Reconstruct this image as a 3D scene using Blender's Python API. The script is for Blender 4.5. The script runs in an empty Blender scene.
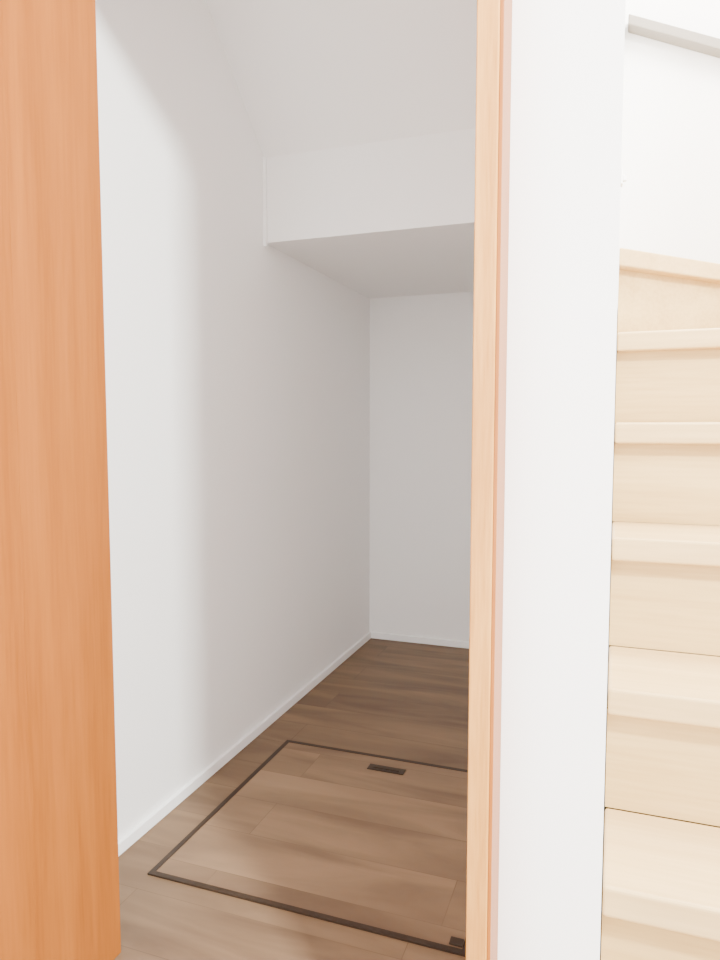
import bpy, math
from mathutils import Vector
S=bpy.context.scene
C=S.collection
def link(o,parent=None):
    C.objects.link(o)
    if parent: o.parent=parent
    return o
def empty(name):
    e=bpy.data.objects.new(name,None); C.objects.link(e); return e
def mesh(name,v,f,mat,parent=None,bevel=0):
    me=bpy.data.meshes.new(name); me.from_pydata(v,[],f); me.update()
    import bmesh
    bm=bmesh.new(); bm.from_mesh(me); bmesh.ops.recalc_face_normals(bm,faces=bm.faces); bm.to_mesh(me); bm.free()
    me.materials.append(mat)
    o=bpy.data.objects.new(name,me); link(o,parent)
    if bevel:
        b=o.modifiers.new('bevel','BEVEL'); b.width=bevel; b.segments=3; b.limit_method='ANGLE'
    return o
def box(name,x0,x1,y0,y1,z0,z1,mat,parent=None,bevel=0):
    v=[(x,y,z) for x in(x0,x1) for y in(y0,y1) for z in(z0,z1)]
    f=[(0,1,3,2),(4,6,7,5),(0,4,5,1),(2,3,7,6),(0,2,6,4),(1,5,7,3)]
    return mesh(name,v,f,mat,parent,bevel)
def prism(name,poly,z0,z1,mat,parent=None,bevel=0):
    n=len(poly)
    v=[(p[0],p[1],z0) for p in poly]+[(p[0],p[1],z1) for p in poly]
    f=[tuple(range(n)),tuple(range(n,2*n))]+[(i,(i+1)%n,n+(i+1)%n,n+i) for i in range(n)]
    return mesh(name,v,f,mat,parent,bevel)
def prismX(name,poly,x0,x1,mat,parent=None,bevel=0):
    n=len(poly)
    v=[(x0,p[0],p[1]) for p in poly]+[(x1,p[0],p[1]) for p in poly]
    f=[tuple(range(n)),tuple(range(n,2*n))]+[(i,(i+1)%n,n+(i+1)%n,n+i) for i in range(n)]
    return mesh(name,v,f,mat,parent,bevel)
def srgb(r,g,b):
    f=lambda c:(c/255/12.92 if c/255<=.04045 else ((c/255+.055)/1.055)**2.4)
    return (f(r),f(g),f(b),1)
def newmat(name,rough=.6):
    m=bpy.data.materials.new(name); m.use_nodes=True
    nt=m.node_tree; b=nt.nodes['Principled BSDF']; b.inputs['Roughness'].default_value=rough
    return m,nt,b
def plaster(name,col,rough=.85,bump=.05):
    m,nt,b=newmat(name,rough)
    tc=nt.nodes.new('ShaderNodeTexCoord'); n=nt.nodes.new('ShaderNodeTexNoise')
    n.inputs['Scale'].default_value=220; n.inputs['Detail'].default_value=3
    nt.links.new(tc.outputs['Object'],n.inputs['Vector'])
    bp=nt.nodes.new('ShaderNodeBump'); bp.inputs['Strength'].default_value=bump; bp.inputs['Distance'].default_value=.002
    nt.links.new(n.outputs['Fac'],bp.inputs['Height']); nt.links.new(bp.outputs['Normal'],b.inputs['Normal'])
    b.inputs['Base Color'].default_value=col
    b.inputs['Specular IOR Level'].default_value=.2
    return m
def wood(name,c1,c2,axis,rough=.45,scale=1.0,fine=1.0):
    m,nt,b=newmat(name,rough)
    tc=nt.nodes.new('ShaderNodeTexCoord'); mp=nt.nodes.new('ShaderNodeMapping')
    s=[14*scale]*3; s[axis]=.7*scale
    mp.inputs['Scale'].default_value=s
    nt.links.new(tc.outputs['Object'],mp.inputs['Vector'])
    n=nt.nodes.new('ShaderNodeTexNoise'); n.inputs['Scale'].default_value=1.6; n.inputs['Detail'].default_value=5; n.inputs['Distortion'].default_value=.6
    nt.links.new(mp.outputs['Vector'],n.inputs['Vector'])
    n2=nt.nodes.new('ShaderNodeTexNoise'); n2.inputs['Scale'].default_value=16*fine; n2.inputs['Detail'].default_value=3
    nt.links.new(mp.outputs['Vector'],n2.inputs['Vector'])
    mx=nt.nodes.new('ShaderNodeMath'); mx.operation='MULTIPLY_ADD'; mx.inputs[1].default_value=.35
    nt.links.new(n2.outputs['Fac'],mx.inputs[0])
    m2=nt.nodes.new('ShaderNodeMath'); m2.operation='MULTIPLY'; m2.inputs[1].default_value=.65
    nt.links.new(n.outputs['Fac'],m2.inputs[0]); nt.links.new(m2.outputs[0],mx.inputs[2])
    r=nt.nodes.new('ShaderNodeValToRGB'); r.color_ramp.elements[0].position=.36; r.color_ramp.elements[1].position=.64
    r.color_ramp.elements[0].color=c1; r.color_ramp.elements[1].color=c2
    nt.links.new(mx.outputs[0],r.inputs['Fac']); nt.links.new(r.outputs['Color'],b.inputs['Base Color'])
    b.inputs['Specular IOR Level'].default_value=.3
    return m
def planks(name,c1,c2,loc=(0,0,0),roww=.15,rough=.5,width=.95):
    m,nt,b=newmat(name,rough)
    b.inputs['Specular IOR Level'].default_value=.3
    tc=nt.nodes.new('ShaderNodeTexCoord'); mp=nt.nodes.new('ShaderNodeMapping'); mp.inputs['Location'].default_value=loc
    nt.links.new(tc.outputs['Object'],mp.inputs['Vector'])
    br=nt.nodes.new('ShaderNodeTexBrick'); br.offset=.37; br.inputs['Scale'].default_value=1
    br.inputs['Brick Width'].default_value=width; br.inputs['Row Height'].default_value=roww
    br.inputs['Mortar Size'].default_value=.0009; br.inputs['Mortar Smooth'].default_value=.3
    br.inputs['Color1'].default_value=(.40,.40,.40,1); br.inputs['Color2'].default_value=(.68,.68,.68,1); br.inputs['Mortar'].default_value=(.5,.5,.5,1)
    nt.links.new(mp.outputs['Vector'],br.inputs['Vector'])
    m3=nt.nodes.new('ShaderNodeMapping'); m3.inputs['Scale'].default_value=(1.6,9,9)
    nt.links.new(mp.outputs['Vector'],m3.inputs['Vector'])
    ad=nt.nodes.new('ShaderNodeVectorMath'); ad.operation='MULTIPLY_ADD'; ad.inputs[1].default_value=(9,9,9)
    nt.links.new(br.outputs['Color'],ad.inputs[0]); nt.links.new(m3.outputs['Vector'],ad.inputs[2])
    n=nt.nodes.new('ShaderNodeTexNoise'); n.inputs['Scale'].default_value=1.1; n.inputs['Detail'].default_value=7; n.inputs['Distortion'].default_value=.8
    nt.links.new(ad.outputs[0],n.inputs['Vector'])
    ma=nt.nodes.new('ShaderNodeMath'); ma.operation='MULTIPLY_ADD'; ma.inputs[1].default_value=.45
    nt.links.new(br.outputs['Color'],ma.inputs[0])
    mb=nt.nodes.new('ShaderNodeMath'); mb.operation='MULTIPLY_ADD'; mb.inputs[1].default_value=1.1; mb.inputs[2].default_value=-.28
    nt.links.new(n.outputs['Fac'],mb.inputs[0]); nt.links.new(mb.outputs[0],ma.inputs[2])
    r=nt.nodes.new('ShaderNodeValToRGB'); r.color_ramp.elements[0].position=.15; r.color_ramp.elements[1].position=.85
    r.color_ramp.elements[0].color=c1; r.color_ramp.elements[1].color=c2
    nt.links.new(ma.outputs[0],r.inputs['Fac'])
    mr=nt.nodes.new('ShaderNodeMix'); mr.data_type='RGBA'; mr.inputs['B'].default_value=(c1[0]*.6,c1[1]*.6,c1[2]*.6,1)
    fm=nt.nodes.new('ShaderNodeMath'); fm.operation='MULTIPLY'; fm.inputs[1].default_value=.5
    nt.links.new(br.outputs['Fac'],fm.inputs[0]); nt.links.new(fm.outputs[0],mr.inputs['Factor'])
    nt.links.new(r.outputs['Color'],mr.inputs['A']); nt.links.new(mr.outputs['Result'],b.inputs['Base Color'])
    return m

WHITE=plaster('wallpaper_white',(.91,.895,.88,1))
TRIMW=plaster('trim_white',(.93,.92,.91,1),.4,.0)
DOORW=wood('door_wood',srgb(142,80,24),srgb(160,94,34),2,.5,.8)
POSTW=wood('post_wood',srgb(174,116,50),srgb(204,148,78),2,.4,1.6)
EDGEW=wood('edge_wood',srgb(144,82,26),srgb(160,96,36),2,.4,1.6)
STAIRW=wood('stair_wood',srgb(184,152,98),srgb(204,174,120),0,.4,.6)
NOSEW=wood('nosing_wood',srgb(192,160,110),srgb(208,178,128),0,.35,.6)
FLOORM=planks('floor_planks',srgb(84,64,48),srgb(136,110,84))
HATCHM=planks('hatch_planks',srgb(92,71,54),srgb(146,118,91),(.3,.04,0),width=1.4)
DARK=wood('hatch_frame_bronze',srgb(40,28,18),srgb(50,36,24),0,.5)
GREY=plaster('rail_grey',srgb(138,130,120),.5,0)
METAL,_nt,_b=newmat('brushed_metal',.35); _b.inputs['Metallic'].default_value=.9; _b.inputs['Base Color'].default_value=(.6,.6,.6,1)

XL=-1.074
# ---- shell
box('floor',-2.2,1.2,-1.2,3.2,-.08,0,FLOORM)
box('wall_left',XL-.1,XL,1.045,3.2,0,3.2,WHITE)
box('wall_back',XL,-.12,3.10,3.2,0,3.2,WHITE)
box('wall_partition',-.12,0,1.045,3.2,0,3.2,WHITE)
box('wall_front',-.13,0,.90,1.045,0,3.2,WHITE)
box('wall_front_left',-2.2,-.891,.90,1.036,0,3.2,WHITE)
box('wall_front_head',-.891,-.13,.90,1.045,2.17,3.2,WHITE)
box('wall_stair_back',0,1.05,2.6,2.7,0,3.2,WHITE)
box('wall_stair_right',.95,1.05,.72,2.6,0,3.2,WHITE)
box('ceiling',-2.2,1.2,-.3,3.2,3.2,3.28,WHITE)
prismX('ceiling_soffit',[(2.066,1.593),(3.10,1.593),(3.10,1.66),(2.14,1.66),(2.14,1.90),(1.045,2.88),(1.045,2.78),(2.066,1.858)],XL,-.12,WHITE)
box('trim_1',XL,XL+.010,2.056,2.066,1.58,1.86,TRIMW)
box('baseboard_left',XL,XL+.012,1.06,3.10,0,.03,TRIMW,bevel=.002)
box('baseboard_back',XL+.012,-.12,3.088,3.10,0,.03,TRIMW,bevel=.002)
# ---- door frame
df=empty('door_frame')
box('jamb_right',-.160,-.1335,.834,1.045,0,2.2,POSTW,df,.002)
box('jamb_right_edge',-.1335,-.1290,.836,.90,0,2.2,EDGEW,df,.001)
box('jamb_left',-.891,-.861,.834,1.036,0,2.2,DOORW,df)
box('head',-.861,-.160,.834,.99,2.14,2.17,POSTW,df,.002)
sd=empty('hinged_door')
box('panel',-.891,-.861,.14,.8338,.008,2.139,DOORW,sd)
box('lever_rose',-.861,-.855,.17,.21,.92,1.02,METAL,sd,.003)
box('lever_handle',-.855,-.815,.18,.20,.96,.975,METAL,sd,.003)
box('lever_grip',-.825,-.812,.18,.30,.96,.975,METAL,sd,.004)
# ---- hatch
h=empty('underfloor_hatch')
x0,x1,y0,y1=-.958,-.235,1.247,1.962; w=.013
box('panel',x0+w,x1-w,y0+w,y1-w,0,.003,HATCHM,h)
box('frame_left',x0,x0+w,y0,y1,0,.004,DARK,h)
box('frame_right',x1-w,x1,y0,y1,0,.004,DARK,h)
box('frame_front',x0+w,x1-w,y0,y0+w,0,.004,DARK,h)
box('frame_rear',x0+w,x1-w,y1-w,y1,0,.004,DARK,h)
box('handle_plate',-.655,-.545,1.868,1.900,.003,.006,DARK,h,.001)
box('handle_grip',-.64,-.56,1.878,1.890,.006,.008,DARK,h,.001)
box('corner_catch',-.275,-.249,1.264,1.284,.003,.007,DARK,h,.001)
# ---- staircase
st=empty('staircase')
Y=[.755,.925,1.10,1.295,1.49,1.68]; r=.202
XR=.948; X0=.0015
for i,y in enumerate(Y):
    z=r*(i+1)
    yb=y+.03
    yn=Y[i+1]+.03 if i<5 else 2.598
    box('riser_%d'%(i+1),X0,XR,yb,yb+.014,r*i,z-.042,STAIRW,st)
    box('tread_%d'%(i+1),X0,XR,y,yn,z-.042,z,NOSEW,st,.005)
a=math.radians(47); px,py=X0,1.75
ex,ey=px+(2.598-py)/math.tan(a),2.598
prism('tread_7',[(px,py),(ex,ey),(px,ey)],7*r-.042,7*r,NOSEW,st,.004)
o=.04
prism('riser_7',[(px,py+o),(ex-o,ey),(ex-o-.02,ey),(px,py+o+.02)],6*r,7*r-.042,STAIRW,st)
# handrail on stair back wall
hr=empty('handrail')
p0=Vector((.01,2.56,2.33)); p1=Vector((.93,2.56,1.90))
v=[];dz=.017
for p in(p0,p1):
    v+=[(p.x,2.545,p.z-dz),(p.x,2.60,p.z-dz),(p.x,2.60,p.z+dz),(p.x,2.545,p.z+dz)]
mesh('rail',v,[(0,1,2,3),(4,5,6,7),(0,1,5,4),(1,2,6,5),(2,3,7,6),(3,0,4,7)],GREY,hr,.004)
wh=empty('wall_hook')
box('plate',0,.005,1.97,2.0,1.625,1.665,TRIMW,wh,.002)
box('peg',.005,.014,1.978,1.992,1.635,1.650,TRIMW,wh,.002)
box('peg_tip',.010,.014,1.978,1.992,1.650,1.658,TRIMW,wh,.001)

# ---- lights
def area(name,loc,target,size,power,col=(1,1,1),sy=None):
    l=bpy.data.lights.new(name,'AREA'); l.size=size; l.energy=power; l.color=col
    if sy: l.shape='RECTANGLE'; l.size_y=sy
    ob=bpy.data.objects.new(name,l); C.objects.link(ob); ob.location=loc
    ob.rotation_euler=(Vector(target)-Vector(loc)).to_track_quat('-Z','Y').to_euler()
area('hall_window_light',(1.6,-.66,3.0),(-.6,1.2,1.0),.24,400,(.96,1,.96))
area('stairwell_fill',(.5,1.7,3.15),(.45,1.6,0),.7,110,(1,.99,.95))  # added fill overhead to brighten the stairwell, not a known fixture
wd=bpy.data.worlds.new('World'); S.world=wd; wd.use_nodes=True
wd.node_tree.nodes['Background'].inputs[0].default_value=(1,.975,.95,1)
wd.node_tree.nodes['Background'].inputs[1].default_value=6.8
# ---- camera
cam=bpy.data.cameras.new('camera'); co=bpy.data.objects.new('camera',cam); C.objects.link(co)
cam.sensor_fit='HORIZONTAL'; cam.sensor_width=36; cam.lens=35; cam.clip_start=.02
co.location=(0,0,1.0); co.rotation_euler=(math.radians(90-4.29),0,math.radians(19.9))
S.camera=co
